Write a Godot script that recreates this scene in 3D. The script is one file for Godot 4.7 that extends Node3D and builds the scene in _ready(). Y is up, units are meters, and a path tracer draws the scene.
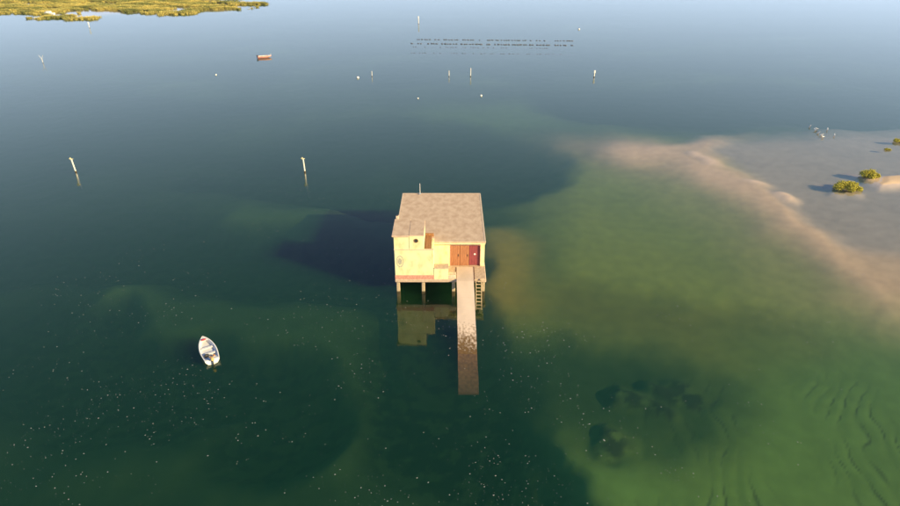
extends Node3D
# A yellow stilt house with a boat ramp in a calm turbid lagoon, seen from a drone in low sun.

var st: SurfaceTool
var org := Vector3.ZERO          # the base of the thing being built; shapes are given in world metres
var rng := RandomNumberGenerator.new()
var used := {}
var M := {}

# ground of the lagoon: soft-edged banks, hollows, weed beds and some painted shade and glow (x, z in metres; depth below the surface)
const BED := [
	{"closed": true, "r": 0.00, "soft": 10.00, "depth": -0.75, "ground": "olive", "w": 0.85, "line": [Vector2(8.9, -18.0), Vector2(8.8, -23.3), Vector2(8.1, -27.4), Vector2(8.0, -29.9), Vector2(11.7, -28.2), Vector2(16.6, -31.8), Vector2(18.5, -36.1), Vector2(15.6, -39.9), Vector2(8.8, -41.5), Vector2(4.2, -43.5), Vector2(3.7, -55.4), Vector2(5.9, -68.6), Vector2(11.2, -83.4), Vector2(23.9, -97.2), Vector2(85.7, -103.1), Vector2(25.8, -18.0)]},  # east shelf
	{"closed": true, "r": 0.00, "soft": 5.00, "depth": -2.00, "ground": "mud", "w": 0.70, "line": [Vector2(3.5, -39.9), Vector2(8.8, -41.3), Vector2(14.8, -39.9), Vector2(17.4, -36.1), Vector2(16.0, -31.8), Vector2(11.9, -29.1), Vector2(8.8, -29.5), Vector2(6.7, -31.8), Vector2(3.5, -33.9)]},  # dark pocket
	{"closed": false, "r": 1.20, "soft": 5.50, "depth": -1.15, "ground": "ochre", "w": 0.30, "line": [Vector2(3.4, -44.5), Vector2(9.3, -44.2), Vector2(15.5, -42.4), Vector2(21.3, -40.6), Vector2(26.2, -39.2)]},  # warm band
	{"closed": false, "r": 0.40, "soft": 5.50, "depth": -0.85, "ground": "ochre", "w": 0.80, "line": [Vector2(4.8, -57.3), Vector2(4.4, -47.2)]},  # by the house: ochre shallows with the glow off the wall coloured in
	{"closed": false, "r": 1.00, "soft": 11.00, "depth": -0.80, "ground": "sand", "w": 0.80, "line": [Vector2(17.7, -88.8), Vector2(26.6, -83.4)]},  # bar tail
	{"closed": false, "r": 1.00, "soft": 15.00, "depth": -0.50, "ground": "sand", "w": 0.50, "line": [Vector2(27.7, -82.5), Vector2(32.1, -75.4), Vector2(35.1, -68.6), Vector2(37.4, -62.3), Vector2(38.4, -54.3), Vector2(38.7, -48.3), Vector2(38.4, -41.3)]},  # bar apron
	{"closed": false, "r": 1.00, "soft": 7.50, "depth": -0.14, "ground": "sand", "w": 1.00, "line": [Vector2(26.6, -83.4), Vector2(31.9, -82.5), Vector2(33.7, -76.1), Vector2(35.8, -70.2), Vector2(38.0, -63.6), Vector2(39.4, -56.1), Vector2(39.6, -49.7), Vector2(39.4, -42.7)]},  # bar
	{"closed": false, "r": 1.00, "soft": 4.50, "depth": -0.22, "ground": "sand", "w": 1.00, "line": [Vector2(33.3, -82.5), Vector2(41.0, -89.8), Vector2(46.5, -93.9)]},  # bar head
	{"closed": true, "r": 0.00, "soft": 1.80, "depth": -0.50, "ground": "lilac", "w": 1.00, "line": [Vector2(38.1, -78.0), Vector2(37.2, -83.4), Vector2(40.9, -88.4), Vector2(49.5, -95.5), Vector2(71.8, -97.2), Vector2(83.3, -95.5), Vector2(42.9, -39.9), Vector2(40.8, -50.9), Vector2(38.4, -63.9)]},  # lagoon
	{"closed": false, "r": 0.50, "soft": 5.00, "depth": -0.25, "ground": "sand", "w": 0.90, "line": [Vector2(42.1, -50.9), Vector2(40.6, -45.8)]},  # spit
	{"closed": false, "r": 0.15, "soft": 1.80, "depth": -0.05, "ground": "dry", "w": 1.00, "line": [Vector2(38.9, -67.5), Vector2(39.3, -66.8)]},  # tip one
	{"closed": false, "r": 0.15, "soft": 1.40, "depth": -0.06, "ground": "dry", "w": 1.00, "line": [Vector2(37.5, -72.2), Vector2(37.7, -71.7)]},  # tip two
	{"closed": false, "r": 0.30, "soft": 1.80, "depth": -0.08, "ground": "dry", "w": 0.80, "line": [Vector2(34.2, -81.7), Vector2(35.1, -79.2)]},  # tip three
	{"closed": true, "r": 0.00, "soft": 1.40, "depth": 0.10, "ground": "dry", "w": 1.00, "line": [Vector2(51.4, -71.5), Vector2(54.8, -73.6), Vector2(57.3, -73.6), Vector2(61.3, -72.9), Vector2(58.7, -69.3), Vector2(54.3, -69.9), Vector2(51.7, -69.6)]},  # islet
	{"closed": false, "r": 0.50, "soft": 1.20, "depth": -0.30, "ground": "lilac", "w": 1.00, "line": [Vector2(46.6, -68.9), Vector2(48.0, -68.3)]},  # bush foot
	{"closed": false, "r": 0.40, "soft": 0.90, "depth": 0.00, "ground": "dry", "w": 0.70, "line": [Vector2(52.1, -72.6), Vector2(53.0, -72.2)]},  # bush foot two
	{"closed": false, "r": 1.00, "soft": 4.00, "depth": -3.40, "ground": "weed_and_shade", "w": 0.80, "line": [Vector2(-0.7, -31.8), Vector2(1.9, -29.1), Vector2(4.6, -25.8), Vector2(5.2, -22.4)]},  # pier dark
	{"closed": true, "r": 0.00, "soft": 6.00, "depth": -0.88, "ground": "silt", "w": 0.90, "line": [Vector2(8.9, -18.0), Vector2(8.5, -23.3), Vector2(8.1, -26.5), Vector2(7.3, -29.2), Vector2(9.4, -28.9), Vector2(11.7, -28.4), Vector2(15.3, -29.9), Vector2(19.2, -35.0), Vector2(23.9, -39.2), Vector2(44.0, -41.3), Vector2(25.8, -18.0)]},  # near shelf
	{"closed": true, "r": 0.00, "soft": 1.60, "depth": -0.90, "ground": "silt", "w": 0.90, "line": [Vector2(8.9, -18.0), Vector2(8.5, -23.3), Vector2(8.1, -26.5), Vector2(7.6, -28.7), Vector2(11.4, -27.4), Vector2(13.7, -23.7), Vector2(12.7, -18.0)]},  # bank
	{"closed": false, "r": 2.00, "soft": 16.00, "depth": -1.50, "ground": "mud", "w": 0.70, "line": [Vector2(40.3, -103.1), Vector2(60.8, -107.0), Vector2(96.5, -108.4)]},  # lagoon far edge
	{"closed": false, "r": 3.00, "soft": 18.00, "depth": -1.00, "ground": "silt", "w": 0.70, "line": [Vector2(-1.6, -99.5), Vector2(12.0, -105.7), Vector2(27.2, -112.6)]},  # far plain
	{"closed": false, "r": 3.00, "soft": 14.00, "depth": -3.80, "ground": "weed_and_shade", "w": 0.90, "line": [Vector2(27.6, -114.1), Vector2(41.8, -112.6), Vector2(58.3, -117.1), Vector2(66.4, -111.2)]},  # far dark
	{"closed": false, "r": 2.00, "soft": 12.00, "depth": -3.80, "ground": "weed_and_shade", "w": 0.80, "line": [Vector2(-21.2, -84.2), Vector2(-12.6, -95.5), Vector2(-3.0, -90.3), Vector2(4.0, -79.2)]},  # far dark left
	{"closed": false, "r": 0.80, "soft": 6.50, "depth": -1.60, "ground": "silt", "w": 0.80, "line": [Vector2(-28.8, -37.3), Vector2(-31.8, -42.7), Vector2(-32.0, -46.7), Vector2(-29.3, -49.3), Vector2(-22.0, -49.3), Vector2(-13.2, -47.0), Vector2(-7.5, -43.5), Vector2(-5.1, -40.6)]},  # ring
	{"closed": false, "r": 1.00, "soft": 7.00, "depth": -2.00, "ground": "silt", "w": 0.60, "line": [Vector2(-24.9, -43.5), Vector2(-18.5, -44.2), Vector2(-11.3, -42.0), Vector2(-6.9, -39.2)]},  # ring inside
	{"closed": false, "r": 0.80, "soft": 3.00, "depth": -3.80, "ground": "weed_and_shade", "w": 0.95, "line": [Vector2(-29.7, -45.0), Vector2(-28.1, -41.5), Vector2(-24.9, -38.8), Vector2(-21.1, -37.9), Vector2(-18.8, -37.9)]},  # ring dark
	{"closed": false, "r": 1.20, "soft": 4.00, "depth": -3.80, "ground": "weed_and_shade", "w": 0.85, "line": [Vector2(-20.2, -37.5), Vector2(-13.1, -36.1), Vector2(-10.8, -32.3), Vector2(-13.5, -30.4)]},  # ring dark two
	{"closed": false, "r": 1.50, "soft": 6.00, "depth": -3.60, "ground": "weed_and_shade", "w": 0.70, "line": [Vector2(-37.0, -44.2), Vector2(-32.7, -38.6), Vector2(-26.7, -34.4), Vector2(-21.3, -35.0)]},  # left dark
	{"closed": false, "r": 2.50, "soft": 8.00, "depth": -4.20, "ground": "weed_and_shade", "w": 0.90, "line": [Vector2(-50.3, -57.3), Vector2(-40.6, -58.2), Vector2(-33.5, -58.7), Vector2(-26.9, -57.7), Vector2(-19.1, -55.9), Vector2(-12.0, -55.4), Vector2(-6.3, -53.3)]},  # house side dark: weed bed, partly the house shadow painted in
	{"closed": false, "r": 0.40, "soft": 6.50, "depth": -1.50, "ground": "silt", "w": 0.80, "line": [Vector2(-24.1, -65.6), Vector2(-17.0, -64.7), Vector2(-11.3, -64.2), Vector2(-4.2, -59.7)]},  # teal strip
	{"closed": false, "r": 1.00, "soft": 4.00, "depth": -3.60, "ground": "weed_and_shade", "w": 0.90, "line": [Vector2(-34.1, -77.3), Vector2(-25.9, -76.1), Vector2(-15.1, -73.6), Vector2(-7.0, -67.1)]},  # weed streak
	{"closed": false, "r": 2.00, "soft": 6.00, "depth": -3.20, "ground": "weed_and_shade", "w": 0.80, "line": [Vector2(-2.8, -41.5), Vector2(-1.8, -35.5), Vector2(-0.3, -30.9)]},  # pier dark two: ramp shadow and deck reflection put into the bed colour
	{"closed": false, "r": 0.20, "soft": 1.30, "depth": -1.40, "ground": "weed_and_shade", "w": 0.80, "line": [Vector2(15.1, -33.9), Vector2(16.1, -33.6), Vector2(17.0, -34.7)]},  # weed clump
	{"closed": false, "r": 0.20, "soft": 1.60, "depth": -1.40, "ground": "weed_and_shade", "w": 0.80, "line": [Vector2(12.4, -33.3), Vector2(13.8, -32.3)]},  # weed clump
	{"closed": false, "r": 0.20, "soft": 1.20, "depth": -1.20, "ground": "weed_and_shade", "w": 0.80, "line": [Vector2(10.2, -29.9), Vector2(10.2, -29.1)]},  # weed clump
	{"closed": true, "r": 0.00, "soft": 3.00, "depth": -0.04, "ground": "marsh", "w": 1.00, "line": [Vector2(-184.1, -254.5), Vector2(-162.8, -242.1), Vector2(-137.1, -222.9), Vector2(-125.6, -220.4), Vector2(-118.9, -230.7), Vector2(-102.0, -232.1), Vector2(-90.4, -239.1), Vector2(-79.6, -239.1), Vector2(-76.0, -254.5), Vector2(-94.3, -275.6), Vector2(-97.0, -309.4), Vector2(-226.3, -309.4)]},  # marsh flat
]


const GROUND := {
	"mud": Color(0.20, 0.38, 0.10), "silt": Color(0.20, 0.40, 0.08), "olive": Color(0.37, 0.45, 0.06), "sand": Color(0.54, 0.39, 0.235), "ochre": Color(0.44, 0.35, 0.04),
	"lilac": Color(0.56, 0.46, 0.385), "dry": Color(0.62, 0.46, 0.31), "weed_and_shade": Color(0.012, 0.022, 0.022), "marsh": Color(0.24, 0.20, 0.13),
}


# ---------------------------------------------------------------- helpers
func numbered(called: String) -> String:
	used[called] = used.get(called, -1) + 1
	return called if used[called] == 0 else "%s_%03d" % [called, used[called]]

func begin() -> void:
	st = SurfaceTool.new()
	st.begin(Mesh.PRIMITIVE_TRIANGLES)
	st.set_smooth_group(-1)

func finish() -> ArrayMesh:
	st.generate_normals()
	return st.commit()

func part(called: String, material: Material, parent: Node, smooth := false) -> MeshInstance3D:
	var o := MeshInstance3D.new()
	if smooth:
		st.index()
	o.mesh = finish()
	o.material_override = material
	o.name = called
	parent.add_child(o, true)
	return o

func thing(called: String, label: String, category: String, at: Vector3, group := "") -> Node3D:
	var o := Node3D.new()
	o.name = numbered(called)
	add_child(o)
	o.position = at
	org = at
	o.set_meta("label", label)
	o.set_meta("category", category)
	if group:
		o.set_meta("group", group)
	return o

func single(called: String, material: Material, label: String, category: String, group := "") -> MeshInstance3D:
	var o := part("one", material, self)
	o.position = org
	o.name = numbered(called)
	o.set_meta("label", label)
	o.set_meta("category", category)
	if group:
		o.set_meta("group", group)
	return o

func tri(a: Vector3, b: Vector3, c: Vector3, away: Vector3) -> void:   # a face whose front points away from that point
	var n := (a - c).cross(a - b)
	if n.dot((a + b + c) / 3.0 - away) < 0.0:
		var t := b
		b = c
		c = t
	st.add_vertex(a - org)
	st.add_vertex(b - org)
	st.add_vertex(c - org)

func quad(a: Vector3, b: Vector3, c: Vector3, d: Vector3, away: Vector3) -> void:
	tri(a, b, c, away)
	tri(a, c, d, away)

func box(lo: Vector3, hi: Vector3, bevel := 0.02) -> void:   # a box with chamfered edges
	var m := (lo + hi) / 2.0
	var h := (hi - lo).abs() / 2.0
	bevel = minf(bevel, minf(h.x, minf(h.y, h.z)) * 0.45)
	var pt := func(s: Vector3, axis: int) -> Vector3:
		var p := Vector3(s.x * (h.x - bevel), s.y * (h.y - bevel), s.z * (h.z - bevel))
		p[axis] = s[axis] * h[axis]
		return m + p
	for axis in 3:
		var u := (axis + 1) % 3
		var v := (axis + 2) % 3
		for s in [-1.0, 1.0]:
			var q: Array[Vector3] = []
			for k in [[-1.0, -1.0], [1.0, -1.0], [1.0, 1.0], [-1.0, 1.0]]:
				var c := Vector3.ZERO
				c[axis] = s
				c[u] = k[0]
				c[v] = k[1]
				q.append(pt.call(c, axis))
			quad(q[0], q[1], q[2], q[3], m)
		for a in [-1.0, 1.0]:
			for b in [-1.0, 1.0]:
				var c0 := Vector3.ZERO
				c0[u] = a
				c0[v] = b
				c0[axis] = -1.0
				var c1 := c0
				c1[axis] = 1.0
				quad(pt.call(c0, u), pt.call(c1, u), pt.call(c1, v), pt.call(c0, v), m)
	for x in [-1.0, 1.0]:
		for y in [-1.0, 1.0]:
			for z in [-1.0, 1.0]:
				var c := Vector3(x, y, z)
				tri(pt.call(c, 0), pt.call(c, 1), pt.call(c, 2), m)

func tube(a: Vector3, b: Vector3, ra: float, rb: float, n := 10) -> void:
	var ax := (b - a).normalized()
	var u := ax.cross(Vector3.RIGHT if absf(ax.x) < 0.9 else Vector3.FORWARD).normalized()
	var v := ax.cross(u)
	for i in n:
		var p := TAU * i / n
		var q := TAU * (i + 1) / n
		var d0 := u * cos(p) + v * sin(p)
		var d1 := u * cos(q) + v * sin(q)
		var m := (a + b) / 2.0
		quad(a + d0 * ra, a + d1 * ra, b + d1 * rb, b + d0 * rb, m)
		if ra > 0.001:
			tri(a, a + d0 * ra, a + d1 * ra, m)
		if rb > 0.001:
			tri(b, b + d0 * rb, b + d1 * rb, m)

func beam(a: Vector3, b: Vector3, w: float, h: float, side := Vector3.RIGHT) -> void:   # a straight bar of w across and h deep
	var ax := (b - a).normalized()
	var s := (side - ax * side.dot(ax)).normalized() * w / 2.0
	var t := ax.cross(s).normalized() * h / 2.0
	var m := (a + b) / 2.0
	var k := [s + t, s - t, -s - t, -s + t]
	for i in 4:
		quad(a + k[i], a + k[(i + 1) % 4], b + k[(i + 1) % 4], b + k[i], m)
	quad(a + k[0], a + k[1], a + k[2], a + k[3], m)
	quad(b + k[0], b + k[1], b + k[2], b + k[3], m)

func ball(c: Vector3, r: Vector3, n := 12) -> void:
	var rows := maxi(4, n / 2)
	for i in rows:
		for j in n:
			var q: Array[Vector3] = []
			for k in [[0, 0], [1, 0], [1, 1], [0, 1]]:
				var th: float = PI * (i + k[0]) / rows
				var ph: float = TAU * (j + k[1]) / n
				q.append(c + Vector3(sin(th) * cos(ph) * r.x, cos(th) * r.y, sin(th) * sin(ph) * r.z))
			quad(q[0], q[1], q[2], q[3], c)

func noise_tex(colors: Array, frequency: float, noise_seed: int, size := 512, octaves := 5, kind := FastNoiseLite.TYPE_SIMPLEX_SMOOTH) -> NoiseTexture2D:
	var n := FastNoiseLite.new()
	n.noise_type = kind
	n.seed = noise_seed
	n.frequency = frequency
	n.fractal_octaves = octaves
	var t := NoiseTexture2D.new()
	t.width = size
	t.height = size
	t.seamless = true
	t.noise = n
	var g := Gradient.new()
	var offs := PackedFloat32Array()
	var cols := PackedColorArray()
	for i in colors.size():
		offs.append(colors[i][0])
		cols.append((colors[i][1] as Color).linear_to_srgb())
	g.offsets = offs
	g.colors = cols
	t.color_ramp = g
	return t

func plain(c: Color, rough := 0.8, metal := 0.0) -> StandardMaterial3D:   # c is a linear base colour
	var m := StandardMaterial3D.new()
	m.albedo_color = c.linear_to_srgb()
	m.roughness = rough
	m.metallic = metal
	return m

func textured(tex: Texture2D, tile: Vector3, rough := 0.9, detail: Texture2D = null, detail_tile := Vector3.ONE) -> StandardMaterial3D:
	var m := StandardMaterial3D.new()
	m.albedo_texture = tex
	m.roughness = rough
	m.uv1_triplanar = true
	m.uv1_world_triplanar = true
	m.uv1_scale = tile
	if detail:
		m.detail_enabled = true
		m.detail_albedo = detail
		m.detail_blend_mode = BaseMaterial3D.BLEND_MODE_MUL
		m.detail_uv_layer = BaseMaterial3D.DETAIL_UV_2
		m.uv2_triplanar = true
		m.uv2_world_triplanar = true
		m.uv2_scale = detail_tile
	return m


# ---------------------------------------------------------------- start
func _ready() -> void:
	rng.seed = 11
	view_and_light()
	materials()
	lagoon()
	marsh()
	house()
	ramp()
	ladder()
	white_skiff()
	red_boat()
	marsh_boat()
	posts()
	buoys()
	mussel_lines()
	islet_bushes()
	gulls()
	foam()


func view_and_light() -> void:
	var cam := Camera3D.new()
	cam.name = "camera"
	cam.position = Vector3(0, 28, 0)
	cam.rotation_degrees = Vector3(-28, 0, 0)
	cam.fov = 44.4
	cam.near = 0.2
	cam.far = 8000.0
	add_child(cam)
	cam.current = true

	var sky_material := ProceduralSkyMaterial.new()
	sky_material.sky_top_color = Color(0.004, 0.044, 0.15).linear_to_srgb()
	sky_material.sky_horizon_color = Color(0.92, 1.11, 1.38).linear_to_srgb()
	sky_material.sky_curve = 0.165
	sky_material.ground_horizon_color = Color(0.45, 0.52, 0.60).linear_to_srgb()
	sky_material.ground_bottom_color = Color(0.05, 0.10, 0.12).linear_to_srgb()
	sky_material.sun_angle_max = 1.0
	var sky := Sky.new()
	sky.sky_material = sky_material
	var e := Environment.new()
	e.background_mode = Environment.BG_SKY
	e.sky = sky
	e.tonemap_mode = Environment.TONE_MAPPER_LINEAR
	e.tonemap_exposure = 1.8
	e.fog_enabled = true
	e.fog_density = 0.0001
	e.fog_light_color = Color(0.74, 0.86, 1.0)
	e.volumetric_fog_enabled = true
	e.volumetric_fog_density = 0.0
	e.sdfgi_enabled = true
	e.ssao_enabled = true
	e.ssil_enabled = true
	var w := WorldEnvironment.new()
	w.name = "environment"
	w.environment = e
	add_child(w)

	var sun := DirectionalLight3D.new()
	sun.name = "sun"
	sun.light_color = Color(1.0, 0.90, 0.68)
	sun.light_energy = 1.6
	sun.light_angular_distance = 0.5
	sun.shadow_enabled = true
	add_child(sun)
	var from := Vector3(0.80, 0.38, 0.48)      # low sun, right of the camera and behind it
	sun.look_at_from_position(from * 100.0, Vector3.ZERO)


func materials() -> void:
	var grain := noise_tex([[0.0, Color(0.72, 0.72, 0.72)], [0.5, Color(1, 1, 1)], [1.0, Color(0.82, 0.82, 0.82)]], 0.05, 4)
	M.wall = textured(noise_tex([[0.0, Color(0.64, 0.55, 0.28)], [0.35, Color(0.79, 0.73, 0.40)], [0.7, Color(0.82, 0.78, 0.45)], [1.0, Color(0.70, 0.62, 0.38)]], 0.012, 2), Vector3(0.22, 0.11, 0.22), 0.9, grain, Vector3(0.9, 0.25, 0.9))
	M.cream = textured(noise_tex([[0.0, Color(0.50, 0.40, 0.28)], [0.5, Color(0.68, 0.56, 0.40)], [1.0, Color(0.74, 0.64, 0.48)]], 0.02, 6), Vector3(0.3, 0.3, 0.3), 0.9, grain, Vector3(0.8, 0.8, 0.8))
	var speck := noise_tex([[0.0, Color(0.60, 0.56, 0.52)], [0.45, Color(0.94, 0.93, 0.92)], [1.0, Color(1, 1, 1)]], 0.05, 9, 512, 3)
	M.roof = textured(noise_tex([[0.0, Color(0.52, 0.37, 0.26)], [0.4, Color(0.61, 0.455, 0.33)], [0.65, Color(0.66, 0.505, 0.37)], [1.0, Color(0.72, 0.565, 0.425)]], 0.012, 8), Vector3(0.22, 0.22, 0.14), 0.95, speck, Vector3(0.9, 0.9, 0.45))
	M.coping = textured(noise_tex([[0.0, Color(0.46, 0.36, 0.27)], [0.5, Color(0.60, 0.48, 0.36)], [1.0, Color(0.68, 0.57, 0.44)]], 0.03, 12), Vector3(0.4, 0.4, 0.4), 0.9)
	M.deck = textured(noise_tex([[0.0, Color(0.42, 0.30, 0.21)], [0.5, Color(0.56, 0.42, 0.30)], [1.0, Color(0.64, 0.50, 0.38)]], 0.02, 15), Vector3(0.35, 0.35, 0.35), 0.9, grain, Vector3(0.8, 0.8, 0.8))
	M.pink = textured(noise_tex([[0.0, Color(0.45, 0.20, 0.14)], [0.5, Color(0.58, 0.27, 0.20)], [1.0, Color(0.66, 0.38, 0.28)]], 0.02, 17), Vector3(0.4, 0.4, 0.4), 0.85)
	M.door = textured(noise_tex([[0.0, Color(0.30, 0.12, 0.05)], [0.5, Color(0.41, 0.17, 0.075)], [1.0, Color(0.48, 0.21, 0.095)]], 0.02, 19), Vector3(1.2, 0.15, 1.2), 0.7)
	M.door_dark = textured(noise_tex([[0.0, Color(0.20, 0.035, 0.04)], [0.5, Color(0.27, 0.05, 0.055)], [1.0, Color(0.32, 0.07, 0.07)]], 0.02, 23), Vector3(1.2, 0.15, 1.2), 0.65)
	M.wood = textured(noise_tex([[0.0, Color(0.20, 0.085, 0.03)], [0.5, Color(0.32, 0.15, 0.055)], [1.0, Color(0.42, 0.22, 0.09)]], 0.02, 27), Vector3(1.5, 0.2, 1.5), 0.75)
	M.pile = textured(noise_tex([[0.0, Color(0.30, 0.22, 0.13)], [0.5, Color(0.46, 0.36, 0.23)], [1.0, Color(0.55, 0.44, 0.30)]], 0.03, 31), Vector3(0.8, 0.4, 0.8), 0.9)
	M.weedy = textured(noise_tex([[0.0, Color(0.03, 0.025, 0.012)], [0.5, Color(0.07, 0.055, 0.025)], [1.0, Color(0.13, 0.09, 0.045)]], 0.04, 33), Vector3(0.8, 0.8, 0.8), 0.6)
	M.ramp = textured(grain, Vector3(0.9, 0.9, 0.9), 0.9)
	M.ramp.vertex_color_use_as_albedo = true
	M.dark = plain(Color(0.03, 0.03, 0.03), 0.6)
	M.grey_paint = textured(noise_tex([[0.0, Color(0.20, 0.20, 0.19)], [0.5, Color(0.34, 0.33, 0.28)], [0.68, Color(0.62, 0.55, 0.34)], [1.0, Color(0.80, 0.69, 0.41)]], 0.03, 35), Vector3(0.8, 0.8, 0.8), 0.9)
	M.white = plain(Color(0.74, 0.74, 0.72), 0.35)
	M.white_old = textured(noise_tex([[0.0, Color(0.45, 0.43, 0.36)], [0.4, Color(0.66, 0.64, 0.56)], [1.0, Color(0.78, 0.76, 0.70)]], 0.04, 37), Vector3(1.0, 0.4, 1.0), 0.7)
	M.boat_floor = textured(noise_tex([[0.0, Color(0.60, 0.61, 0.63)], [0.5, Color(0.68, 0.69, 0.71)], [1.0, Color(0.74, 0.75, 0.77)]], 0.04, 39), Vector3(1.0, 1.0, 1.0), 0.6)
	M.red = plain(Color(0.45, 0.04, 0.05), 0.5)
	M.red_hull = plain(Color(0.55, 0.24, 0.20), 0.5)
	M.pale_pink = plain(Color(0.74, 0.60, 0.55), 0.6)
	M.brass = plain(Color(0.55, 0.38, 0.15), 0.5)
	M.metal = plain(Color(0.55, 0.56, 0.58), 0.35, 0.7)
	M.floats = plain(Color(0.10, 0.115, 0.14), 0.6)
	M.rope = plain(Color(0.06, 0.07, 0.08), 0.9)
	M.gull_grey = plain(Color(0.40, 0.42, 0.45), 0.8)
	M.beak = plain(Color(0.60, 0.30, 0.04), 0.6)
	M.foam = plain(Color(0.33, 0.36, 0.32), 0.9)
	M.top_mark = plain(Color(0.70, 0.64, 0.34), 0.7)


# ---------------------------------------------------------------- the lagoon
var broad := FastNoiseLite.new()
var fine := FastNoiseLite.new()
var boxes := []

func to_line(p: Vector2, line: Array, closed: bool) -> float:
	var best := 1e9
	var n := line.size()
	var inside := false
	for i in (n if closed else n - 1):
		var a: Vector2 = line[i]
		var b: Vector2 = line[(i + 1) % n]
		var ab := b - a
		var t := clampf((p - a).dot(ab) / ab.length_squared(), 0.0, 1.0)
		best = minf(best, p.distance_squared_to(a + ab * t))
		if closed and (a.y > p.y) != (b.y > p.y) and p.x < ab.x * (p.y - a.y) / ab.y + a.x:
			inside = not inside
	return -sqrt(best) if inside else sqrt(best)

func bed_at(p: Vector2) -> Array:   # [height, colour] of the lagoon floor
	var n1 := broad.get_noise_2d(p.x, p.y)
	var n2 := broad.get_noise_2d(p.x * 3.1 + 70.0, p.y * 3.1)
	var n3 := fine.get_noise_2d(p.x, p.y)
	var h := -2.45 + n1 * 0.5 + n2 * 0.3
	var far := clampf((-p.y - 70.0) / 60.0, 0.0, 1.0)
	h = lerpf(h, -1.5 + n1 * 0.8, far)
	var c: Color = GROUND.mud.lerp(GROUND.weed_and_shade, clampf(broad.get_noise_2d(p.x * 0.45 + 40.0, p.y * 0.8 - 90.0) * 1.3 + n2 * 0.4, 0.0, 0.6))
	var q := p + Vector2(broad.get_noise_2d(p.x * 2.0, p.y * 2.0 + 500.0), broad.get_noise_2d(p.x * 2.0 + 300.0, p.y * 2.0)) * 1.8 + Vector2(n2, -n3) * 0.2
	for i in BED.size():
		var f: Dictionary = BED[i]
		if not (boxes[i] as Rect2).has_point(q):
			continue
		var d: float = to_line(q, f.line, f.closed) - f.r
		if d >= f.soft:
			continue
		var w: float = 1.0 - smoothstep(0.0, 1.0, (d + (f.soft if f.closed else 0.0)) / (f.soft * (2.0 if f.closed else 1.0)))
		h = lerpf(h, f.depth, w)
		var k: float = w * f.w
		if f.ground == "weed_and_shade":      # weed grows in ragged patches; painted shade is broken up alike
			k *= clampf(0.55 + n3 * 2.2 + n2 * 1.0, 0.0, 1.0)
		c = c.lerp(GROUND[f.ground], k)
	# sand ripples on the near shelf, thin dark lines along their troughs
	var shelf := clampf((p.x - 7.0 - (p.y + 24.0) * -0.05) / 3.0, 0.0, 1.0) * clampf((p.y + 37.0) / 5.0, 0.0, 1.0)
	if shelf > 0.0:
		var s := p.x * 0.93 + p.y * 0.37 + n2 * 1.6 + n1 * 1.5
		var wave := sin(s * TAU / 0.9)
		var part_of := clampf(broad.get_noise_2d(p.x * 2.2 - 40.0, p.y * 1.6) * 2.6 + 0.45, 0.0, 1.0) * shelf
		h += wave * 0.009 * part_of
		c = c.lerp(Color(0.03, 0.035, 0.02), part_of * clampf((-wave - 0.80) * 6.0, 0.0, 1.0) * clampf(0.7 + n3 * 2.0, 0.0, 1.0) * 0.65)
	h += n3 * 0.012
	return [h, c * (1.0 + 0.16 * n3 + 0.10 * n2)]

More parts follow.
